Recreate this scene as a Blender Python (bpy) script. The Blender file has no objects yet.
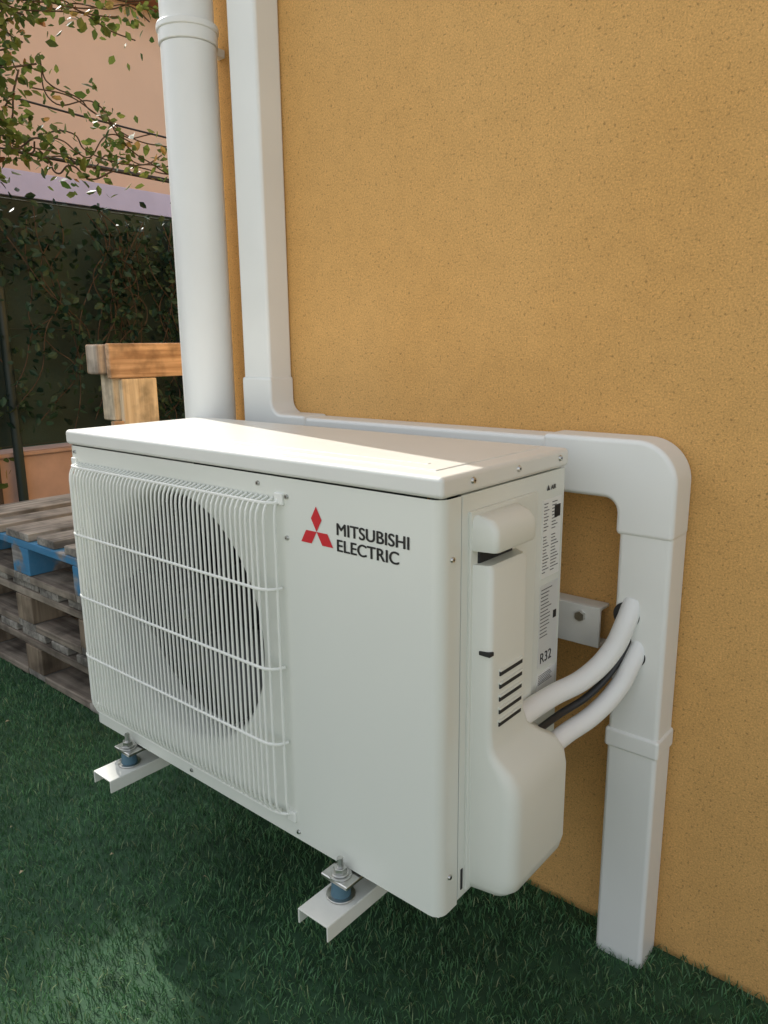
import bpy, bmesh, math, random
import numpy as np
from mathutils import Vector, Matrix
random.seed(7); rng=np.random.default_rng(7)
S=bpy.context.scene; C=S.collection
S.view_settings.view_transform='Standard'; S.view_settings.look='None'; S.view_settings.exposure=0
G=-0.244; W=0.40

# ---------------- materials ----------------
def mat(name,col,rough=.5,metal=0,noise=None,bump=None,col2=None,spec=None):
    m=bpy.data.materials.new(name); m.use_nodes=True; nt=m.node_tree; N=nt.nodes; L=nt.links
    b=N['Principled BSDF']; b.inputs['Base Color'].default_value=(*col,1); b.inputs['Roughness'].default_value=rough
    b.inputs['Metallic'].default_value=metal
    if spec is not None: b.inputs['Specular IOR Level'].default_value=spec
    geo=N.new('ShaderNodeNewGeometry')
    if noise:
        n=N.new('ShaderNodeTexNoise'); n.inputs['Scale'].default_value=noise[0]; n.inputs['Detail'].default_value=6
        L.new(geo.outputs['Position'],n.inputs['Vector'])
        r=N.new('ShaderNodeMapRange'); r.inputs['From Min'].default_value=.3; r.inputs['From Max'].default_value=.7
        L.new(n.outputs['Fac'],r.inputs['Value'])
        mx=N.new('ShaderNodeMix'); mx.data_type='RGBA'
        c2=col2 if col2 else tuple(c*(1-noise[1]) for c in col)
        mx.inputs['A'].default_value=(*col,1); mx.inputs['B'].default_value=(*c2,1)
        L.new(r.outputs['Result'],mx.inputs['Factor']); L.new(mx.outputs['Result'],b.inputs['Base Color'])
    if bump:
        n2=N.new('ShaderNodeTexNoise'); n2.inputs['Scale'].default_value=bump[0]; n2.inputs['Detail'].default_value=4
        L.new(geo.outputs['Position'],n2.inputs['Vector'])
        bp=N.new('ShaderNodeBump'); bp.inputs['Strength'].default_value=bump[1]; bp.inputs['Distance'].default_value=bump[2]
        L.new(n2.outputs['Fac'],bp.inputs['Height']); L.new(bp.outputs['Normal'],b.inputs['Normal'])
    return m
M={}
M['ac']=mat('ac_paint',(.765,.785,.715),.24,noise=(3,.03),bump=(350,.04,.001))
M['aclid']=mat('ac_lid_paint',(.80,.805,.75),.34,noise=(6,.05),bump=(300,.05,.001))
M['acplastic']=mat('ac_cover_plastic',(.75,.765,.69),.42,bump=(900,.1,.0006))
M['grille']=mat('grille_plastic',(.83,.84,.78),.4)
M['pvc']=mat('white_pvc',(.82,.825,.78),.36,noise=(5,.06))
M['pipe']=mat('white_pvc_pipe',(.84,.845,.81),.33,noise=(4,.07))
M['insul']=mat('pipe_insulation',(.82,.82,.79),.55,bump=(200,.15,.001))
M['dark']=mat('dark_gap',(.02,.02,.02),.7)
M['intr']=mat('inner_plastic',(.08,.08,.075),.5)
M['fan']=mat('fan_plastic',(.045,.048,.045),.35)
M['zinc']=mat('zinc_metal',(.66,.66,.63),.28,1,noise=(60,.25))
M['rubber']=mat('grey_blue_rubber',(.07,.15,.20),.6)
M['brk']=mat('bracket_paint',(.80,.80,.73),.4,noise=(30,.08))
M['red']=mat('red_print',(.62,.02,.03),.35)
M['black']=mat('black_print',(.015,.015,.015),.4)
M['print']=mat('grey_print',(.09,.09,.09),.5)
M['label']=mat('label_white',(.80,.80,.76),.45)
M['silver']=mat('label_silver',(.66,.66,.63),.4)
M['yellow']=mat('label_yellow',(.75,.55,.05),.45)
M['leafdry']=mat('dry_leaf',(.45,.36,.22),.8)

def ramp_mul(N,L,a,nz,lo,hi,f0,f1):
    mr=N.new('ShaderNodeMapRange'); mr.inputs['From Min'].default_value=f0; mr.inputs['From Max'].default_value=f1
    mr.inputs['To Min'].default_value=lo; mr.inputs['To Max'].default_value=hi
    L.new(nz,mr.inputs['Value'])
    mx=N.new('ShaderNodeMix'); mx.data_type='RGBA'; mx.blend_type='MULTIPLY'; mx.inputs['Factor'].default_value=1
    L.new(a,mx.inputs['A']); L.new(mr.outputs['Result'],mx.inputs['B']); return mx.outputs['Result']
def wall_mat():
    m=bpy.data.materials.new('ochre_render'); m.use_nodes=True; N=m.node_tree.nodes; L=m.node_tree.links; b=N['Principled BSDF']
    b.inputs['Roughness'].default_value=.85; b.inputs['Specular IOR Level'].default_value=.25
    geo=N.new('ShaderNodeNewGeometry')
    def noise(s,det=5,ro=.6):
        n=N.new('ShaderNodeTexNoise'); n.inputs['Scale'].default_value=s; n.inputs['Detail'].default_value=det; n.inputs['Roughness'].default_value=ro
        L.new(geo.outputs['Position'],n.inputs['Vector']); return n.outputs['Fac']
    big=noise(1.6,3); mid=noise(30,5); fine=noise(380,5,.75); spk=noise(210,2,.5); lite=noise(290,2,.5)
    r1=N.new('ShaderNodeValToRGB'); r1.color_ramp.elements[0].position=.3; r1.color_ramp.elements[1].position=.7
    r1.color_ramp.elements[0].color=(.70,.395,.130,1); r1.color_ramp.elements[1].color=(.77,.455,.165,1)
    L.new(big,r1.inputs['Fac'])
    c=ramp_mul(N,L,r1.outputs['Color'],mid,.94,1.04,.3,.7)
    c=ramp_mul(N,L,c,fine,.66,1.20,.3,.7)
    c=ramp_mul(N,L,c,spk,.60,1.0,.29,.40)
    c=ramp_mul(N,L,c,lite,1.0,1.22,.62,.72)
    L.new(c,b.inputs['Base Color'])
    bp=N.new('ShaderNodeBump'); bp.inputs['Strength'].default_value=.7; bp.inputs['Distance'].default_value=.0016
    L.new(fine,bp.inputs['Height']); L.new(bp.outputs['Normal'],b.inputs['Normal'])
    return m
M['wall']=wall_mat()
def wood_mat(name,c1,c2,axis,scale=1,paint=None):
    m=bpy.data.materials.new(name); m.use_nodes=True; N=m.node_tree.nodes; L=m.node_tree.links; b=N['Principled BSDF']
    b.inputs['Roughness'].default_value=.8; b.inputs['Specular IOR Level'].default_value=.2
    geo=N.new('ShaderNodeNewGeometry'); mp=N.new('ShaderNodeMapping'); s=[60,60,60]; s[axis]=3; mp.inputs['Scale'].default_value=s
    L.new(geo.outputs['Position'],mp.inputs['Vector'])
    n=N.new('ShaderNodeTexNoise'); n.inputs['Scale'].default_value=scale; n.inputs['Detail'].default_value=6; n.inputs['Distortion'].default_value=.6
    L.new(mp.outputs['Vector'],n.inputs['Vector'])
    r=N.new('ShaderNodeValToRGB'); r.color_ramp.elements[0].position=.32; r.color_ramp.elements[1].position=.68
    r.color_ramp.elements[0].color=(*c1,1); r.color_ramp.elements[1].color=(*c2,1)
    L.new(n.outputs['Fac'],r.inputs['Fac']); out=r.outputs['Color']
    v=N.new('ShaderNodeTexNoise'); v.inputs['Scale'].default_value=13; v.inputs['Detail'].default_value=4
    L.new(geo.outputs['Position'],v.inputs['Vector'])
    out=ramp_mul(N,L,out,v.outputs['Fac'],.5,1.15,.32,.58)
    if paint:
        n2=N.new('ShaderNodeTexNoise'); n2.inputs['Scale'].default_value=9; n2.inputs['Detail'].default_value=6
        L.new(geo.outputs['Position'],n2.inputs['Vector'])
        mr=N.new('ShaderNodeMapRange'); mr.inputs['From Min'].default_value=.42; mr.inputs['From Max'].default_value=.5; mr.inputs['To Max'].default_value=.9
        L.new(n2.outputs['Fac'],mr.inputs['Value'])
        mx=N.new('ShaderNodeMix'); mx.data_type='RGBA'; mx.inputs['B'].default_value=(*paint,1)
        L.new(mr.outputs['Result'],mx.inputs['Factor']); L.new(out,mx.inputs['A']); out=mx.outputs['Result']
    L.new(out,b.inputs['Base Color'])
    bp=N.new('ShaderNodeBump'); bp.inputs['Strength'].default_value=.5; bp.inputs['Distance'].default_value=.003
    L.new(n.outputs['Fac'],bp.inputs['Height']); L.new(bp.outputs['Normal'],b.inputs['Normal'])
    return m
M['woodY']=wood_mat('weathered_wood_y',(.17,.155,.135),(.38,.35,.30),1)
M['woodX']=wood_mat('weathered_wood_x',(.15,.12,.095),(.33,.28,.22),0)
M['woodblue']=wood_mat('blue_painted_wood',(.16,.15,.14),(.33,.31,.28),0,paint=(.05,.22,.40))
M['block']=wood_mat('wood_block',(.16,.12,.085),(.30,.24,.17),2)
M['pineY']=wood_mat('pine_wood_y',(.42,.26,.15),(.76,.54,.35),1)
M['pineZ']=wood_mat('pine_wood_z',(.55,.45,.30),(.84,.73,.54),2)
M['greyend']=wood_mat('grey_wood_end',(.28,.22,.17),(.58,.50,.40),2)
M['bark']=mat('bark',(.10,.07,.05),.9,noise=(20,.5))
def leaf_mat(name,c1,c2,tr=.35):
    m=bpy.data.materials.new(name); m.use_nodes=True; N=m.node_tree.nodes; L=m.node_tree.links; b=N['Principled BSDF']
    b.inputs['Roughness'].default_value=.5; b.inputs['Specular IOR Level'].default_value=.3
    geo=N.new('ShaderNodeNewGeometry'); r=N.new('ShaderNodeValToRGB')
    r.color_ramp.elements[0].color=(*c1,1); r.color_ramp.elements[1].color=(*c2,1)
    L.new(geo.outputs['Random Per Island'],r.inputs['Fac']); L.new(r.outputs['Color'],b.inputs['Base Color'])
    if tr:
        t=N.new('ShaderNodeBsdfTranslucent'); L.new(r.outputs['Color'],t.inputs['Color'])
        mx=N.new('ShaderNodeMixShader'); mx.inputs[0].default_value=tr
        L.new(b.outputs[0],mx.inputs[1]); L.new(t.outputs[0],mx.inputs[2]); L.new(mx.outputs[0],N['Material Output'].inputs[0])
    return m
M['leaf']=leaf_mat('vine_leaf',(.045,.085,.02),(.18,.22,.05))
M['leafcrown']=leaf_mat('crown_leaf',(.03,.06,.02),(.08,.11,.03),tr=0)
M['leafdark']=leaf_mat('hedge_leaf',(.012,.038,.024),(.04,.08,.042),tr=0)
M['blossom']=leaf_mat('vine_leaf_autumn',(.28,.12,.05),(.34,.26,.08))
def grass_mat():
    m=bpy.data.materials.new('artificial_grass'); m.use_nodes=True; N=m.node_tree.nodes; L=m.node_tree.links; b=N['Principled BSDF']
    b.inputs['Roughness'].default_value=.45; b.inputs['Specular IOR Level'].default_value=.4
    geo=N.new('ShaderNodeNewGeometry'); n=N.new('ShaderNodeTexNoise'); n.inputs['Scale'].default_value=7; n.inputs['Detail'].default_value=6
    L.new(geo.outputs['Position'],n.inputs['Vector'])
    r=N.new('ShaderNodeValToRGB'); r.color_ramp.elements[0].color=(.050,.145,.060,1); r.color_ramp.elements[1].color=(.12,.26,.105,1)
    e=r.color_ramp.elements.new(.88); e.color=(.11,.24,.095,1); r.color_ramp.elements[-1].color=(.28,.32,.16,1)
    L.new(geo.outputs['Random Per Island'],r.inputs['Fac'])
    c=ramp_mul(N,L,r.outputs['Color'],n.outputs['Fac'],.65,1.25,.3,.7)
    L.new(c,b.inputs['Base Color'])
    return m
M['grass']=grass_mat()
M['ground']=mat('turf_backing',(.04,.11,.05),.9,noise=(25,.5))
M['pink']=mat('pink_render',(.66,.45,.37),.9,noise=(8,.2),bump=(120,.4,.002))
M['peach']=mat('peach_render',(.95,.63,.45),.9,noise=(1.5,.06))
M['lav']=mat('lavender_fascia',(.76,.65,.82),.6,noise=(3,.1))
M['tile']=mat('dark_awning',(.06,.05,.06),.7,noise=(8,.4))
M['mesh']=mat('green_screen_mesh',(.022,.062,.056),.6,noise=(3,.6),bump=(80,.5,.004))
M['post']=mat('fence_post_metal',(.02,.035,.03),.5)
M['window']=mat('window_glass',(.05,.07,.08),.1)
M['shutter']=mat('shutter_paint',(.45,.30,.20),.6)
M['rooft']=mat('roof_tiles',(.42,.17,.09),.85,noise=(6,.35))
def bounce_paving_mat():
    m=bpy.data.materials.new('pale_paving'); m.use_nodes=True; N=m.node_tree.nodes; L=m.node_tree.links; b=N['Principled BSDF']
    geo=N.new('ShaderNodeNewGeometry'); t=N.new('ShaderNodeTexBrick'); t.offset=0; t.inputs['Scale'].default_value=1
    t.inputs['Brick Width'].default_value=.4; t.inputs['Row Height'].default_value=.4; t.inputs['Mortar Size'].default_value=.006
    t.inputs['Color1'].default_value=(.62,.55,.44,1); t.inputs['Color2'].default_value=(.66,.60,.49,1); t.inputs['Mortar'].default_value=(.3,.27,.22,1)
    L.new(geo.outputs['Position'],t.inputs['Vector']); L.new(t.outputs['Color'],b.inputs['Base Color']); b.inputs['Roughness'].default_value=.8
    return m
M['paving']=bounce_paving_mat()

# ---------------- helpers ----------------
def empty(name):
    o=bpy.data.objects.new(name,None); C.objects.link(o); return o
def fin(name,bm,m,parent=None,bev=0,seg=3,smooth=True):
    bmesh.ops.recalc_face_normals(bm,faces=bm.faces)
    me=bpy.data.meshes.new(name); bm.to_mesh(me); bm.free()
    o=bpy.data.objects.new(name,me); C.objects.link(o); me.materials.append(M[m] if isinstance(m,str) else m)
    if parent: o.parent=parent
    if bev:
        md=o.modifiers.new('b','BEVEL'); md.width=bev; md.segments=seg; md.limit_method='ANGLE'; md.angle_limit=math.radians(35); md.harden_normals=True
    if smooth:
        for p in me.polygons: p.use_smooth=True
        if not bev: 
            try: me.set_sharp_from_angle(angle=math.radians(38))
            except Exception: pass
    return o
def box(name,a,b,m,parent=None,bev=.002,seg=3,rot=None):
    bm=bmesh.new(); bmesh.ops.create_cube(bm,size=1)
    for v in bm.verts:
        v.co=Vector(((a[i]+b[i])/2+v.co[i]*(b[i]-a[i]) for i in range(3)))
    if rot:
        c=Vector(((a[i]+b[i])/2 for i in range(3))); R=Matrix.Rotation(rot[1],4,rot[0])
        for v in bm.verts: v.co=R@(v.co-c)+c
    return fin(name,bm,m,parent,bev,seg)
def cyl(name,p0,p1,r,m,parent=None,r2=None,n=32,bev=0,caps=True):
    p0=Vector(p0);p1=Vector(p1);d=p1-p0
    bm=bmesh.new(); bmesh.ops.create_cone(bm,cap_ends=caps,segments=n,radius1=r,radius2=r if r2 is None else r2,depth=d.length)
    q=d.to_track_quat('Z','Y').to_matrix().to_4x4(); q.translation=(p0+p1)/2
    bmesh.ops.transform(bm,matrix=q,verts=bm.verts)
    return fin(name,bm,m,parent,bev,2)
def tube(name,pts,r,m,parent=None,bez=True,res=6):
    c=bpy.data.curves.new(name,'CURVE'); c.dimensions='3D'; c.bevel_depth=r; c.bevel_resolution=res; c.resolution_u=10
    if bez:
        s=c.splines.new('BEZIER'); s.bezier_points.add(len(pts)-1)
        for bp,p in zip(s.bezier_points,pts): bp.co=p; bp.handle_left_type=bp.handle_right_type='AUTO'
    else:
        s=c.splines.new('POLY'); s.points.add(len(pts)-1)
        for bp,p in zip(s.points,pts): bp.co=(*p,1)
    c.use_fill_caps=True
    o=bpy.data.objects.new(name,c); C.objects.link(o); c.materials.append(M[m])
    if parent:o.parent=parent
    return o
def extr_poly(name,pts,axis,a,b,m,parent=None,bev=.004):
    bm=bmesh.new(); k=[i for i in range(3) if i!=axis]
    def mk(val):
        out=[]
        for p in pts:
            c=[0,0,0]; c[k[0]]=p[0]; c[k[1]]=p[1]; c[axis]=val; out.append(bm.verts.new(c))
        return out
    A=mk(a);B=mk(b); bm.faces.new(A); bm.faces.new(B[::-1])
    for i in range(len(pts)):
        j=(i+1)%len(pts); bm.faces.new((A[i],B[i],B[j],A[j]))
    return fin(name,bm,m,parent,bev)
def arc(cx,cy,r,a0,a1,n=10):
    return [(cx+r*math.cos(math.radians(a0+(a1-a0)*i/n)),cy+r*math.sin(math.radians(a0+(a1-a0)*i/n))) for i in range(n+1)]
def loft(name,secs,m,parent=None,bev=0):
    bm=bmesh.new(); R=[[bm.verts.new(p) for p in s] for s in secs]
    for a,b in zip(R[:-1],R[1:]):
        n=len(a)
        for i in range(n): bm.faces.new((a[i],a[(i+1)%n],b[(i+1)%n],b[i]))
    bm.faces.new(R[0]); bm.faces.new(R[-1][::-1])
    return fin(name,bm,m,parent,bev)
def text(name,body,size,loc,rot,m,parent,ext=.0002,off=0,sx=1,align='LEFT'):
    c=bpy.data.curves.new(name,'FONT'); c.body=body; c.size=size; c.extrude=ext; c.offset=off; c.align_x=align
    o=bpy.data.objects.new(name,c); C.objects.link(o); o.location=loc; o.rotation_euler=rot; o.scale=(sx,1,1); c.materials.append(M[m]); o.parent=parent
    return o

# ---------------- AC unit ----------------
ac=empty('air_conditioner_outdoor_unit')
fx,fz,fr=.285,.272,.212
bm=bmesh.new(); n=96
cir=[];rec=[]
x0,x1,z0,z1=.012,.56,0.0,.5245
for i in range(n):
    a=2*math.pi*i/n
    c,s=math.cos(a),math.sin(a)
    cir.append(bm.verts.new((fx+fr*c,0,fz+fr*s)))
    tx=((x1-fx)/c if c>1e-6 else ((x0-fx)/c if c<-1e-6 else 1e9)); tz=((z1-fz)/s if s>1e-6 else ((z0-fz)/s if s<-1e-6 else 1e9))
    t=min(tx,tz); rec.append((fx+t*c,fz+t*s))
for cx,cz in ((x0,z0),(x1,z0),(x0,z1),(x1,z1)):
    k=min(range(n),key=lambda i:(rec[i][0]-cx)**2+(rec[i][1]-cz)**2); rec[k]=(cx,cz)
rv=[bm.verts.new((a,0,b)) for a,b in rec]
for i in range(n):
    j=(i+1)%n; bm.faces.new((cir[i],cir[j],rv[j],rv[i]))
prof=[(fr,0),(fr-.003,.002),(fr-.009,.008),(fr-.013,.018),(fr-.015,.04),(fr-.015,.07)]
prev=cir
for r,y in prof[1:]:
    cur=[bm.verts.new((fx+r*math.cos(2*math.pi*i/n),y,fz+r*math.sin(2*math.pi*i/n))) for i in range(n)]
    for i in range(n):
        j=(i+1)%n; bm.faces.new((prev[j],prev[i],cur[i],cur[j]))
    prev=cur
fin('front_panel_fan_side',bm,'ac',ac)
pr=[(.56,0)]+[(x,y) for x,y in arc(.8-.016,.016,.016,-90,0,8)]+[(.8,.037)]
def strip(name,pr,z0,z1,m):
    bm=bmesh.new(); A=[bm.verts.new((x,y,z0)) for x,y in pr]; B=[bm.verts.new((x,y,z1)) for x,y in pr]
    for i in range(len(pr)-1): bm.faces.new((A[i],A[i+1],B[i+1],B[i]))
    return fin(name,bm,m,ac)
strip('front_panel_service_side',pr,0,.5245,'ac')
strip('front_panel_edge',[(0,.285)]+arc(.012,.012,.012,180,270,6),0,.5245,'ac')
box('side_panel',(.780,.0395,.004),(.7995,.285,.5245),'ac',ac,.001)
box('panel_gap',(.782,.034,.004),(.7975,.0405,.5245),'dark',ac,0)
box('lid',(-.003,-.004,.5262),(.803,.289,.551),'aclid',ac,.006,4)
box('lid_raised_panel',(.030,.028,.545),(.772,.264,.5522),'aclid',ac,.0012,3)
box('lid_inner_rib',(.06,.055,.548),(.74,.061,.5530),'aclid',ac,.0007,2)
box('base_pan',(.004,.004,-.002),(.796,.283,.006),'ac',ac,.002)
box('rear_panel',(.575,.281,.006),(.795,.284,.524),'ac',ac,.001)
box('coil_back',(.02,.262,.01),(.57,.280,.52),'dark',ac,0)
M['coil']=mat('coil_fins',(.04,.04,.04),.45,.6)
bm=bmesh.new()
for i in range(95):
    x=.03+i*.0058
    vs=[bm.verts.new(v) for v in ((x,.235,.015),(x,.26,.015),(x,.26,.515),(x,.235,.515))]; bm.faces.new(vs)
fin('coil_fins',bm,'coil',ac,smooth=False)
for k in range(12): cyl('coil_tube',(.03,.245,.04+k*.04),(.58,.245,.04+k*.04),.004,'coil',ac,n=8)
box('partition',(.575,.01,.006),(.58,.26,.52),'intr',ac,0)
bm=bmesh.new()
for b in range(3):
    a0=b*2*math.pi/3+.5
    grid=[]
    for i in range(9):
        r=.035+.155*i/8; row=[]
        sp=math.radians(48+34*math.sin(i/8*1.6)); sw=.45*(i/8)**1.5
        for j in range(11):
            t=j/10; a=a0+sp*t+sw; y=.035+.065*t+.006*math.sin(t*math.pi)
            row.append(bm.verts.new((fx+r*math.cos(a),y,fz+r*math.sin(a))))
        grid.append(row)
    for i in range(8):
        for j in range(10): bm.faces.new((grid[i][j],grid[i+1][j],grid[i+1][j+1],grid[i][j+1]))
fb=fin('fan_blades',bm,'fan',ac)
md=fb.modifiers.new('s','SOLIDIFY'); md.thickness=.003
cyl('fan_hub',(fx,.03,fz),(fx,.10,fz),.042,'fan',ac,bev=.006)
cyl('fan_hub_nut',(fx,.02,fz),(fx,.035,fz),.009,'zinc',ac,n=6)
cyl('fan_motor',(fx,.105,fz),(fx,.19,fz),.055,'intr',ac)
box('motor_support',(fx-.012,.2,.01),(fx+.012,.215,.52),'intr',ac)
# grille
gx0,gx1,gz0,gz1=.018,.542,.034,.496; D=.022
def edge(u,lo,hi,w=.028):
    t=min(1,(u-lo)/w,(hi-u)/w); t=max(0,t); return math.sqrt(max(0,1-(1-t)**2))
def gy(x,z): return -.0015-D*edge(x,gx0,gx1)*edge(z,gz0,gz1)
bm=bmesh.new()
def ribbon(pts,nrm_w,half,th):
    prev=None
    for k,p in enumerate(pts):
        a=pts[max(0,k-1)];b=pts[min(len(pts)-1,k+1)]; t=(b-a).normalized(); w=nrm_w; nn=t.cross(w).normalized()
        cur=[bm.verts.new(p+w*half*sx+nn*th*sy) for sx,sy in ((-1,-.5),(-.5,-1),(.5,-1),(1,-.5),(1,.5),(.5,1),(-.5,1),(-1,.5))]
        if prev:
            for i in range(8):
                j=(i+1)%8; bm.faces.new((prev[i],prev[j],cur[j],cur[i]))
        prev=cur
nb=50
us=[0,.004,.010,.018,.028]
for i in range(nb+1):
    x=gx0+.002+(gx1-gx0-.004)*i/nb
    zs=[gz0+u for u in us]+[gz0+.04+(gz1-gz0-.08)*k/4 for k in range(1,4)]+[gz1-u for u in us[::-1]]
    ribbon([Vector((x,gy(x,z),z)) for z in zs],Vector((1,0,0)),.0014,.0016)
for z in [gz0+.005,.15,.262,.375,gz1-.005]:
    xs=[gx0+u for u in us]+[gx0+.04+(gx1-gx0-.08)*k/4 for k in range(1,4)]+[gx1-u for u in us[::-1]]
    ribbon([Vector((x,gy(x,z)-.0014,z)) for x in xs],Vector((0,0,1)),.0020,.0018)
fin('fan_grille',bm,'grille',ac,smooth=False)
for cx in (gx0,gx1):
    for cz in (gz0,gz1):
        box('grille_tab',(cx-.008,-.004,cz-.008),(cx+.008,.0008,cz+.008),'grille',ac,.0015)
def screw(p,d,parent,r=.0042):
    p=Vector(p);d=Vector(d)
    cyl('screw',p,p+d*.0025,r,'zinc',parent,r2=r*.75,n=16)
    cyl('screw_slot',p+d*.0018,p+d*.0028,r*.35,'dark',parent,n=4)
for x,z in ((.555,.500),(.553,.012),(.30,.012),(.02,.514),(.50,.512)): screw((x,-.0002,z),(0,-1,0),ac,.0035)
screw((.553,-.0002,.445),(0,-1,0),ac,.0035)
for y,z in ((.055,.540),(.155,.540),(.262,.540)): screw((.8032,y,z),(1,0,0),ac)
for y,z in ((.02,.455),(.02,.05)): screw((.8002,y,z),(1,0,0),ac,.0035)
# logo
s=.0188; cx,cz=.608,.4615
bm=bmesh.new()
for ang in (90,-30,210):
    a=math.radians(ang)
    P=[(0,0),(s*math.cos(a-math.pi/6),s*math.sin(a-math.pi/6)),(s*math.sqrt(3)*math.cos(a),s*math.sqrt(3)*math.sin(a)),(s*math.cos(a+math.pi/6),s*math.sin(a+math.pi/6))]
    bm.faces.new([bm.verts.new((cx+p[0],-.0006,cz+p[1])) for p in P])
fin('logo_diamonds',bm,'red',ac,smooth=False)
R=(math.pi/2,0,0)
for k,(dx_,dz_) in enumerate(((0,0),(.0008,.0001),(.0004,.0005),(.0012,.0003))):
    t1=text('logo_text','MITSUBISHI',.0215,(.6410+dx_,-.0006-k*.00003,.4630+dz_),R,'black',ac,ext=0)
    t2=text('logo_text','ELECTRIC',.0215,(.6410+dx_,-.0006-k*.00003,.4425+dz_),R,'black',ac,ext=0)
    bpy.context.view_layer.update()
    t1.scale[0]=.112/t1.dimensions[0]; t2.scale[0]=.097/t2.dimensions[0]

def sec(z,x1,y0,y1,r=.012,back=.012):
    xb=.7995; pts=[(xb,y0-.002)]
    pts+= [(p[0],p[1]) for p in arc(x1-r,y0+r+.004,r,-90,0,5)]
    pts+= [(p[0],p[1]) for p in arc(x1-r,y1-r,r,0,90,5)]
    pts+= [(xb,y1+back)]
    return [(x,y,z) for x,y in pts]
loft('service_cover',[sec(.010,.835,.066,.185,.014),sec(.013,.850,.063,.200,.018),sec(.022,.860,.061,.208,.02),sec(.040,.864,.060,.210,.02),sec(.145,.864,.060,.210,.02),sec(.165,.861,.060,.208,.02),sec(.182,.852,.059,.200,.018),
      sec(.200,.834,.058,.172,.012),sec(.212,.829,.058,.158,.010),sec(.235,.827,.058,.148,.009),sec(.435,.826,.057,.146,.009),sec(.441,.822,.058,.144,.008)],'acplastic',ac)
loft('handle_recess',[sec(.440,.806,.062,.142,.003),sec(.462,.806,.062,.142,.003)],'dark',ac)  # dark solid under the hood; its colour stands in for the shadow there
loft('handle_hood',[sec(.458,.832,.056,.150,.008),sec(.461,.834,.055,.151,.009),sec(.484,.833,.055,.151,.009),sec(.494,.826,.056,.148,.009),sec(.499,.812,.058,.144,.006)],'acplastic',ac)
box('cover_flange',(.7990,.052,.012),(.8035,.205,.504),'acplastic',ac,.0015)
for k in range(5):
    z=.235+k*.0165
    box('louver',(.8255,.082,z),(.8285,.134,z+.006),'dark',ac,.0008)
    box('louver_lip',(.826,.081,z+.0062),(.8298,.135,z+.0090),'acplastic',ac,.0008)
box('cover_notch',(.812,.0585,.332),(.8275,.068,.337),'dark',ac,.001)
box('bottom_slot',(.7994,.045,.016),(.8004,.049,.045),'dark',ac,0)
def lab(y0,y1,z0,z1,m,x=.8001): return box('label',(.7990,y0,z0),(x,y1,z1),m,ac,0)
lab(.226,.277,.380,.488,'label')
lab(.226,.277,.252,.370,'silver')
lab(.226,.277,.190,.243,'label')
RS=(math.pi/2,0,math.pi/2)
text('label_text','R32',.021,(.8004,.231,.257),RS,'black',ac)
zz=.483
for k in range(22):
    w=random.uniform(.015,.034); h=.0011
    if k!=9: 
        box('label_line',(.7996,.229,zz-h),(.8005,.229+w*.5,zz),'print',ac,0)
        box('label_line',(.7996,.251,zz-h),(.8005,.251+w*.65,zz),'print',ac,0)
    zz-=.0045
box('label_block',(.7996,.258,.460),(.8005,.274,.477),'black',ac,0)
zz=.364
for k in range(14):
    w=random.uniform(.018,.032); box('label_line',(.7996,.229,zz-.0011),(.8005,.229+w,zz),'print',ac,0); zz-=.0052
box('label_block',(.7996,.265,.315),(.8005,.274,.326),'black',ac,0)
bm=bmesh.new(); bm.faces.new([bm.verts.new(v) for v in ((.8005,.230,.197),(.8005,.250,.197),(.8005,.240,.216))]); fin('warning_triangle',bm,'yellow',ac)
for k in range(6): box('label_line',(.7996,.229,.226+k*.0025),(.8005,.229+random.uniform(.03,.044),.2267+k*.0025),'print',ac,0)
text('label_logo','\u25B2 AIR',.009,(.8004,.234,.50),RS,'black',ac)
for bx in (.128,.645):
    box('foot',(bx-.022,-.028,-.0085),(bx+.026,.04,-.0025),'zinc',ac,.002)
    box('foot',(bx-.045,.25,-.010),(bx+.045,.31,-.0025),'brk',ac,.003)

# ---------------- wall bracket ----------------
wb=empty('wall_bracket')
for bx in (.130,.647):
    box('arm_top',(bx-.027,-.068,-.036),(bx+.027,.372,-.0335),'brk',wb,.0008)
    box('arm_flange',(bx-.0275,-.068,-.056),(bx-.025,.372,-.0345),'brk',wb,.0006)
    box('arm_flange',(bx+.025,-.068,-.056),(bx+.0275,.372,-.0345),'brk',wb,.0006)
    box('upright',(bx-.024,.372,-.20),(bx+.024,.3985,.30),'brk',wb,.002)
    y=-.014
    cyl('rubber_mount',(bx,y,-.0335),(bx,y,-.0085),.014,'rubber',wb,r2=.012,bev=.002)
    cyl('washer',(bx,y,-.0025),(bx,y,.0002),.0155,'zinc',wb,bev=.0006)
    cyl('washer',(bx,y,.0005),(bx,y,.003),.012,'zinc',wb,bev=.0006)
    cyl('nut',(bx,y,.003),(bx,y,.0105),.0095,'zinc',wb,n=6,bev=.0008)
    for k in range(6): cyl('bolt_thread',(bx,y,.0105+k*.0022),(bx,y,.0118+k*.0022),.0044,'zinc',wb,n=16)
    cyl('bolt',(bx,y,-.05),(bx,y,.024),.0038,'zinc',wb,n=16)
    cyl('mount_disc',(bx,y,-.033),(bx,y,-.030),.020,'zinc',wb,bev=.0008)
    cyl('rubber_mount',(bx,.285,-.0335),(bx,.285,-.010),.016,'rubber',wb)
box('rail',(.02,.366,.242),(.825,.3715,.305),'brk',wb,.0015)
box('rail_lip',(.02,.3715,.300),(.825,.3985,.305),'brk',wb,.001)
box('rail_lip',(.02,.3715,.242),(.825,.3985,.247),'brk',wb,.001)
cyl('rail_bolt',(.795,.3665,.288),(.795,.359,.288),.008,'zinc',wb,n=6)

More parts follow.
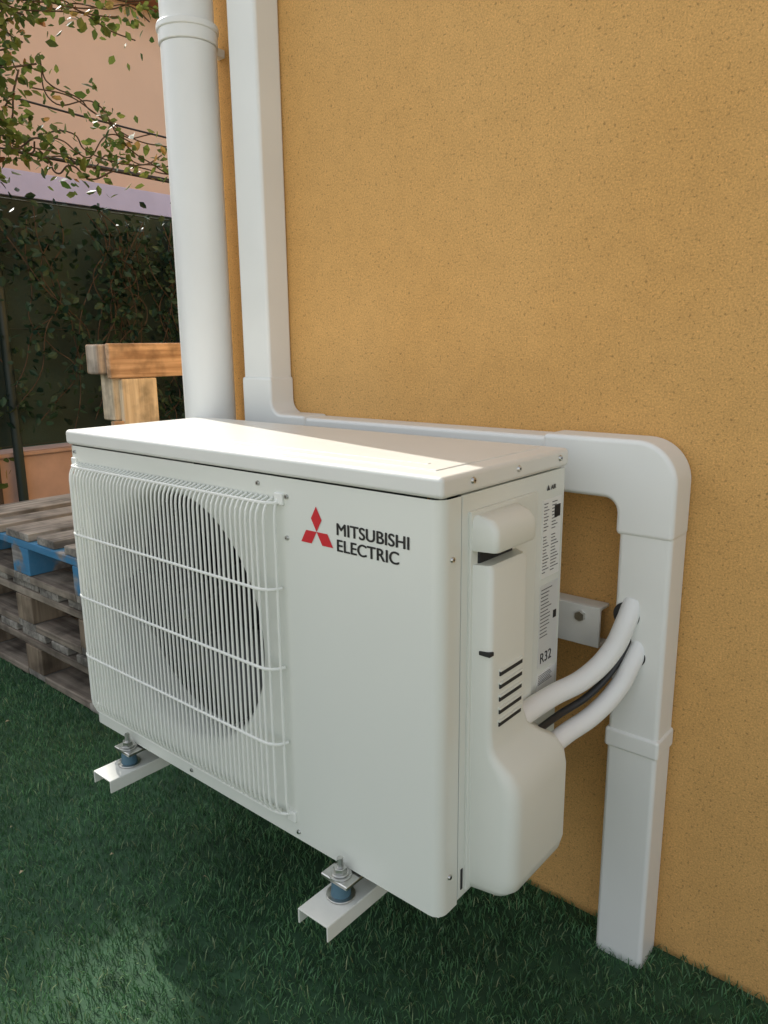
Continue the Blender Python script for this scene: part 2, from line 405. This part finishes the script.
# ---------------- house wall ----------------
house=empty('house')
box('rendered_wall',(-.13,W,G-.3),(6.5,7.0,5.6),'wall',house,.01)
box('roof_eaves',(-.30,W-.15,5.6),(7,7.4,5.75),'rooft',house,.01)
tr=empty('cable_trunking')
box('vertical_trunk',(.068,.340,.60),(.146,.3995,3.2),'pvc',tr,.007,4)
box('horizontal_trunk',(.15,.341,.482),(.76,.3995,.5575),'pvc',tr,.007,4)
box('vertical_trunk',(.857,.340,G-.01),(.931,.3995,.44),'pvc',tr,.007,4)
L=[(.066,.479),(.066,.63),(.150,.63)]+[(p[0],p[1]) for p in arc(.175,.5855,.025,180,270,6)]+[(.24,.5605),(.24,.479)]
extr_poly('corner_fitting',L,1,.336,.3993,'pvc',tr,.006)
E=[(.735,.478),(.735,.5615)]+arc(.932-.058,.5615-.058,.058,90,0,12)+[(.932,.428),(.852,.428)]+[(p[0],p[1]) for p in arc(.852-.02,.478-.02,.02,0,90,6)]
extr_poly('elbow_fitting',E,1,.3375,.3994,'pvc',tr,.007)
box('coupling',(.854,.3365,.108),(.934,.3994,.138),'pvc',tr,.005,4)
cyl('pipe_hole',(.875,.3392,.314),(.875,.345,.314),.019,'dark',tr)
cyl('pipe_hole',(.892,.3390,.256),(.892,.345,.256),.014,'dark',tr)
dp=empty('downpipe')
dx,dy=-.022,.322
cyl('pipe',(dx,dy,G),(dx,dy,1.235),.0515,'pipe',dp,n=64)
cyl('pipe_upper',(dx,dy,1.235),(dx,dy,5.5),.0495,'pipe',dp,n=64)
def ring(name,z0,z1,r,p=dp,m='pipe'): return cyl(name,(dx,dy,z0),(dx,dy,z1),r,m,p,n=64,bev=.003)
ring('socket',1.236,1.266,.0545); ring('socket_bead',1.258,1.271,.0572)
box('clip_lug',(dx-.01,dy+.05,1.235),(dx+.01,W,1.25),'pipe',dp)
rp=empty('insulated_pipes')
tube('pipe_upper',[(.808,.14,.208),(.823,.225,.219),(.848,.277,.235),(.868,.314,.268),(.877,.331,.302),(.881,.350,.334)],.0145,'insul',rp)
tube('pipe_lower',[(.836,.14,.158),(.845,.225,.169),(.864,.277,.186),(.881,.314,.217),(.889,.331,.246),(.893,.352,.274)],.0135,'insul',rp)
tube('cable',[(.822,.15,.182),(.833,.225,.193),(.856,.28,.213),(.874,.322,.25),(.882,.35,.29)],.005,'black',rp)

# ---------------- ground ----------------
bm=bmesh.new(); bm.faces.new([bm.verts.new(v) for v in ((-60,-60,G),(60,-60,G),(60,60,G),(-60,60,G))]); fin('ground',bm,'ground')
box('paving',(-3.3,-12,G-.02),(9,-1.7,G+.012),'paving',None,.003)  # unseen pale slabs, added to bounce sunlight onto the wall and unit
gr=empty('artificial_grass')
def patch(seed,ps=.3,nb=3000):
    r=np.random.default_rng(seed); V=[];F=[]
    X=r.uniform(0,ps,nb);Y=r.uniform(0,ps,nb);A=r.uniform(0,2*np.pi,nb);H=r.uniform(.008,.018,nb);Ln=r.uniform(.003,.014,nb);LA=r.uniform(0,2*np.pi,nb);Wd=r.uniform(.0006,.0010,nb)
    for i in range(nb):
        c,s_=math.cos(A[i])*Wd[i],math.sin(A[i])*Wd[i]; lx,ly=math.cos(LA[i])*Ln[i],math.sin(LA[i])*Ln[i]
        k=len(V); V+= [(X[i]-c,Y[i]-s_,0),(X[i]+c,Y[i]+s_,0),(X[i]+lx*.35+c*.9,Y[i]+ly*.35+s_*.9,H[i]*.6),(X[i]+lx*.35-c*.9,Y[i]+ly*.35-s_*.9,H[i]*.6),(X[i]+lx,Y[i]+ly,H[i])]
        F+=[(k,k+1,k+2,k+3),(k+3,k+2,k+4)]
    me=bpy.data.meshes.new('grass_patch'); me.from_pydata(V,[],F); me.materials.append(M['grass']); return me
PM=[patch(s) for s in range(4)]
for i in range(-12,7):
    for j in range(-5,8):
        x=i*.3;y=j*.3-.2
        if y+.3>.401 and x>-.43: continue
        o=bpy.data.objects.new('grass_patch',PM[random.randrange(4)]); C.objects.link(o); o.parent=gr
        k=random.randrange(4)
        o.rotation_euler=(0,0,k*math.pi/2); off=[(0,0),(.3,0),(.3,.3),(0,.3)][k]
        o.location=(x+off[0],y+off[1],G+.0005)
dl=[];df=[]
for i in range(60):
    x=random.uniform(-1.2,1.1);y=random.uniform(-.7,.35);z=G+random.uniform(.014,.020);a=random.uniform(0,6.28);s_=random.uniform(.002,.006)
    k=len(dl); c,s2=math.cos(a)*s_,math.sin(a)*s_
    dl+=[(x-c,y-s2,z),(x+s2*.5,y-c*.5,z+.004),(x+c,y+s2,z+.001),(x-s2*.5,y+c*.5,z+.003)]; df.append((k,k+1,k+2,k+3))
me=bpy.data.meshes.new('fallen_leaves'); me.from_pydata(dl,[],df); me.materials.append(M['leafdry']); o=bpy.data.objects.new('fallen_leaves',me); C.objects.link(o)

# ---------------- pallet bench ----------------
bench=empty('pallet_bench')
def pallet(x0,y0,z0,paint=False,jx=0):
    x0+=jx; w,l=.80,1.2; j=lambda:random.uniform(-.006,.006)
    for k,wd in enumerate((.145,.10,.145,.10,.145)):
        cx=x0+[.0725,.245,.40,.555,.7275][k]
        box('deck_board',(cx-wd/2+j(),y0+j(),z0+.122),(cx+wd/2+j(),y0+l+j(),z0+.144),'woodY',bench,.003,2)
    for k,cy in enumerate((.0725,.6,l-.0725)):
        box('stringer_board',(x0+j(),y0+cy-.072,z0+.100),(x0+w+j(),y0+cy+.072,z0+.1215),'woodblue' if (paint and k==0) else 'woodX',bench,.003,2)
        for bx_ in (.05,.40,.75):
            box('block',(x0+bx_-.05+j(),y0+cy-.07+j(),z0+.022),(x0+bx_+.05+j(),y0+cy+.07,z0+.0995),'woodblue' if (paint and k==0) else 'block',bench,.003,2)
    for bx_ in (.05,.40,.75):
        box('bottom_board',(x0+bx_-.05,y0+j(),z0),(x0+bx_+.05,y0+l,z0+.0215),'woodY',bench,.003,2)
    box('bottom_board',(x0+.1,y0+.0,z0),(x0+.35,y0+.10,z0+.0215),'woodX',bench,.003,2)
    box('bottom_board',(x0+.45,y0+.0,z0),(x0+.70,y0+.10,z0+.0215),'woodX',bench,.003,2)
pallet(-1.22,.24,G+.006,False,.02)
pallet(-1.22,.245,G+.1515,False,-.01)
pallet(-1.22,.24,G+.297,True,0)
zt=.197
box('back_top_board',(-1.135,.735,.585),(-1.112,1.93,.703),'pineY',bench,.006)
box('back_rail',(-1.215,.708,.600),(-1.137,.80,.700),'greyend',bench,.010)
box('back_rear_board',(-1.245,.725,.60),(-1.217,1.93,.700),'pineY',bench,.006)
for yy in (.745,1.30,1.80):
    box('back_post',(-1.135,yy+.03,zt),(-1.113,yy+.17,.583),'pineZ',bench,.005)
    box('back_block',(-1.215,yy+.01,.44),(-1.137,yy+.15,.60),'pineZ',bench,.006)
box('back_slat',(-1.135,.735,.30),(-1.1135,.774,.44),'pineY',bench,.003)

# ---------------- garden wall, fence ----------------
gw=empty('garden_wall')
box('render',(-3.55,-4,G-.1),(-3.35,8,.05),'pink',gw,.01)
box('coping',(-3.57,-4,.05),(-3.33,8,.075),'pink',gw,.006)
fe=empty('fence')
for k,yy in enumerate(np.arange(-3.6,8,1.24)):
    cyl('post',(-3.30,yy,G),(-3.30,yy,1.62),.028,'post',fe,n=16)
bm=bmesh.new()
nx,nz=120,14; gv=[[bm.verts.new((-3.40+.02*math.sin(i*.5)+.012*math.sin(i*1.7+j*.9),-4+12*i/nx,.10+1.45*j/nz)) for j in range(nz+1)] for i in range(nx+1)]
for i in range(nx):
    for j in range(nz): bm.faces.new((gv[i][j],gv[i+1][j],gv[i+1][j+1],gv[i][j+1]))
fin('screen_mesh',bm,'mesh',fe)
for z in (.12,.8,1.52): tube('wire',[(-3.30,-4,z),(-3.30,8,z)],.004,'post',fe,bez=False,res=2)

# ---------------- foliage ----------------
def leaves(name,pts,size,m,parent,droop=.3):
    V=[];F=[]
    for (x,y,z) in pts:
        s_=random.uniform(size*.6,size*1.25)
        d=Vector((random.gauss(0,1),random.gauss(0,1),random.gauss(-droop,.8))).normalized()
        u=d.cross(Vector((random.gauss(0,1),random.gauss(0,1),random.gauss(0,1)))).normalized(); n_=d.cross(u)
        p=Vector((x,y,z)); k=len(V)
        V+=[p,p+d*s_*.35+u*s_*.30+n_*s_*.06,p+d*s_*.75+u*s_*.2+n_*s_*.05,p+d*s_,p+d*s_*.75-u*s_*.2+n_*s_*.05,p+d*s_*.35-u*s_*.30+n_*s_*.06]
        F+=[(k,k+1,k+2,k+3),(k,k+3,k+4,k+5)]
    me=bpy.data.meshes.new(name); me.from_pydata([tuple(v) for v in V],[],F); me.materials.append(M[m]); o=bpy.data.objects.new(name,me); C.objects.link(o)
    if parent: o.parent=parent
    return o
def clump(c,r,n): 
    return [tuple(np.array(c)+rng.normal(0,1,3)*np.array(r)*.5) for _ in range(n)]
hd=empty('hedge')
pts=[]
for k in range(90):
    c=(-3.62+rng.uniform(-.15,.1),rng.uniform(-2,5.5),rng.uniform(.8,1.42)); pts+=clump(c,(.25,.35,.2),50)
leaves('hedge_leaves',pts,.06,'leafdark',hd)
iv=empty('ivy')
pts=[]
for k in range(34):
    y=rng.uniform(.9,3.2); z=rng.uniform(.0,.7); x=-3.25
    pl=[]; 
    for q in range(8):
        pl.append((x+rng.uniform(-.02,.05),y,z)); y+=rng.uniform(-.16,.16); z+=rng.uniform(.12,.28)
        if z>1.55: break
    tube('stem',pl,.0035,'bark',iv,res=1)
    for a,b in zip(pl[:-1],pl[1:]):
        for _ in range(10):
            t=random.random(); pts.append(tuple(np.array(a)*(1-t)+np.array(b)*t+rng.normal(0,.04,3)))
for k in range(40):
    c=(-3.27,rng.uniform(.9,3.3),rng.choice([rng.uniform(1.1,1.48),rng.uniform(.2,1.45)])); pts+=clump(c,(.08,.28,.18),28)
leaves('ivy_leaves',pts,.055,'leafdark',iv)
vn=empty('climbing_vine')
pts=[];pts2=[]
def strand(a,b,sag,r,n,spread=.07,au=.08):
    a=np.array(a);b=np.array(b); pl=[]
    for q in range(7):
        t=q/6; p=a*(1-t)+b*t+np.array([0,0,-sag*4*t*(1-t)])+rng.normal(0,.03,3); pl.append(tuple(p))
    tube('stem',pl,r,'bark',vn,res=2)
    for _ in range(n):
        t=random.random()*5.99; i=int(t); f=t-i; p=np.array(pl[i])*(1-f)+np.array(pl[i+1])*f+rng.normal(0,spread,3)
        (pts2 if random.random()<au else pts).append(tuple(p))
strand((-3.3,1.2,G),(-3.25,1.35,2.9),0,.022,40)
for k in range(25):
    y=rng.uniform(1.0,1.6); z=rng.uniform(1.65,2.6)
    strand((-3.2,y,z),(-3.1+rng.uniform(-.3,.4),y+rng.uniform(-.3,.5),z+rng.uniform(-.25,.4)),rng.uniform(-.1,.1),.005,62)
for k in range(7):
    strand((-3.1,1.6,rng.uniform(1.7,2.3)),(-3.05,rng.uniform(2.1,2.55),rng.uniform(1.7,1.95)),.05,.004,30,.05)
for k in range(6):
    strand((-3.1,1.4,2.5),(-3.0,rng.uniform(1.9,2.4),rng.uniform(2.5,2.8)),.0,.004,40,.06)
leaves('vine_leaves',pts,.06,'leaf',vn); leaves('vine_leaves_autumn',pts2,.06,'blossom',vn)

nh=empty('neighbour_house')
box('walls',(-16,-2,G),(-9.5,14,5.6),'peach',nh,.02)
box('roof',(-16.5,-2.5,5.6),(-9.0,14.5,5.75),'rooft',nh,.02)
box('fascia',(-9.0,-2,2.58),(-8.86,14,2.90),'lav',nh,.01)
box('awning',(-9.5,-2,2.36),(-8.9,14,2.575),'tile',nh,.01)
for y in (0.6,10.0): 
    box('window',(-9.52,y,3.0),(-9.47,y+1.1,4.3),'window',nh,.01); box('shutter',(-9.5,y-.55,3.0),(-9.44,y-.02,4.3),'shutter',nh,.01)
ow=empty('overhead_wires')
tube('wire',[(-6,-3,3.3),(-6,3.4,2.86),(-6,9,2.9)],.010,'black',ow,res=2)
tube('wire',[(-4.2,-3,2.0),(-4.2,2.4,2.0),(-4.2,9,1.95)],.007,'black',ow,res=2)
tube('wire',[(-4.2,1.9,2.0),(-4.2,3.2,1.98)],.012,'black',ow,res=2)

# ---------------- tree added left of frame to shade the grass ----------------
az=math.radians(13); el=math.radians(38)
sd=Vector((-math.cos(el)*math.cos(az),math.cos(el)*math.sin(az),math.sin(el)))
tree=empty('shade_tree')
pts=[]
def in_gap(p):  # leaves left out here so sun reaches the lid and a grass spot
    t=(p[2]-.55)/sd.z; q=Vector(p)-sd*t
    if -.35<q.x<1.05 and -.26<q.y<.6: return True
    t=(p[2]-G)/sd.z; q=Vector(p)-sd*t
    return ((q.x-.38)/.30)**2+((q.y+.26)/.21)**2<1
for _ in range(300):
    gx=rng.uniform(-2.4,1.4); gy_=rng.uniform(-1.4,.45); t=rng.uniform(7.2,9.0)
    c=Vector((gx,gy_,G))+sd*t
    pts+=[p for p in clump(c,(.5,.5,.45),50) if not in_gap(p)]
leaves('crown',pts,.13,'leafcrown',tree)
cc=Vector((-.7,-.8,G))+sd*8.2
base=Vector((cc.x-.3,cc.y-1.6,G))
def taper(p0,p1,r0,r1): cyl('limb',p0,p1,r0,'bark',tree,r2=r1,n=12)
fork=Vector((base.x+.1,base.y+.3,2.6)); taper(base,fork,.19,.14)
for k in range(9):
    e=cc+Vector((rng.uniform(-1.6,1.6),rng.uniform(-1.0,.2),rng.uniform(-.9,.5))); mid=fork.lerp(e,.5)+Vector((0,0,.3))
    taper(fork,mid,.09,.05); taper(mid,e,.05,.015)

# ---------------- light ----------------
w=bpy.data.worlds.new('World'); S.world=w; w.use_nodes=True; N=w.node_tree.nodes; Lk=w.node_tree.links
sky=N.new('ShaderNodeTexSky'); sky.sky_type='NISHITA'; sky.sun_disc=False; sky.sun_elevation=el; sky.sun_rotation=math.atan2(sd.x,sd.y)
sky.dust_density=2.0
hs=N.new('ShaderNodeHueSaturation'); hs.inputs['Saturation'].default_value=.30; hs.inputs['Value'].default_value=1.85
Lk.new(sky.outputs[0],hs.inputs['Color']); Lk.new(hs.outputs[0],N['Background'].inputs['Color']); N['Background'].inputs['Strength'].default_value=.15
sl=bpy.data.lights.new('sun','SUN'); sl.energy=5; sl.angle=math.radians(.5); sl.color=(1,.96,.89)
so=bpy.data.objects.new('sun',sl); C.objects.link(so); so.rotation_euler=sd.to_track_quat('Z','Y').to_euler(); so.location=(-5,3,6)

# ---------------- camera ----------------
yaw,pit,roll=.7028,.2195,-.0109
f=Vector((-math.sin(yaw)*math.cos(pit),math.cos(yaw)*math.cos(pit),-math.sin(pit)))
r=Vector((math.cos(yaw),math.sin(yaw),0)); u=r.cross(f)
r2=r*math.cos(roll)+u*math.sin(roll); u2=-r*math.sin(roll)+u*math.cos(roll)
cam=bpy.data.cameras.new('camera'); co=bpy.data.objects.new('camera',cam); C.objects.link(co); S.camera=co
mt=Matrix((( r2.x,u2.x,-f.x,1.2614),(r2.y,u2.y,-f.y,-.641),(r2.z,u2.z,-f.z,.6894),(0,0,0,1))); co.matrix_world=mt
cam.sensor_fit='VERTICAL'; cam.sensor_height=24; cam.lens=750.96/1024*24; cam.clip_start=.02; cam.clip_end=300
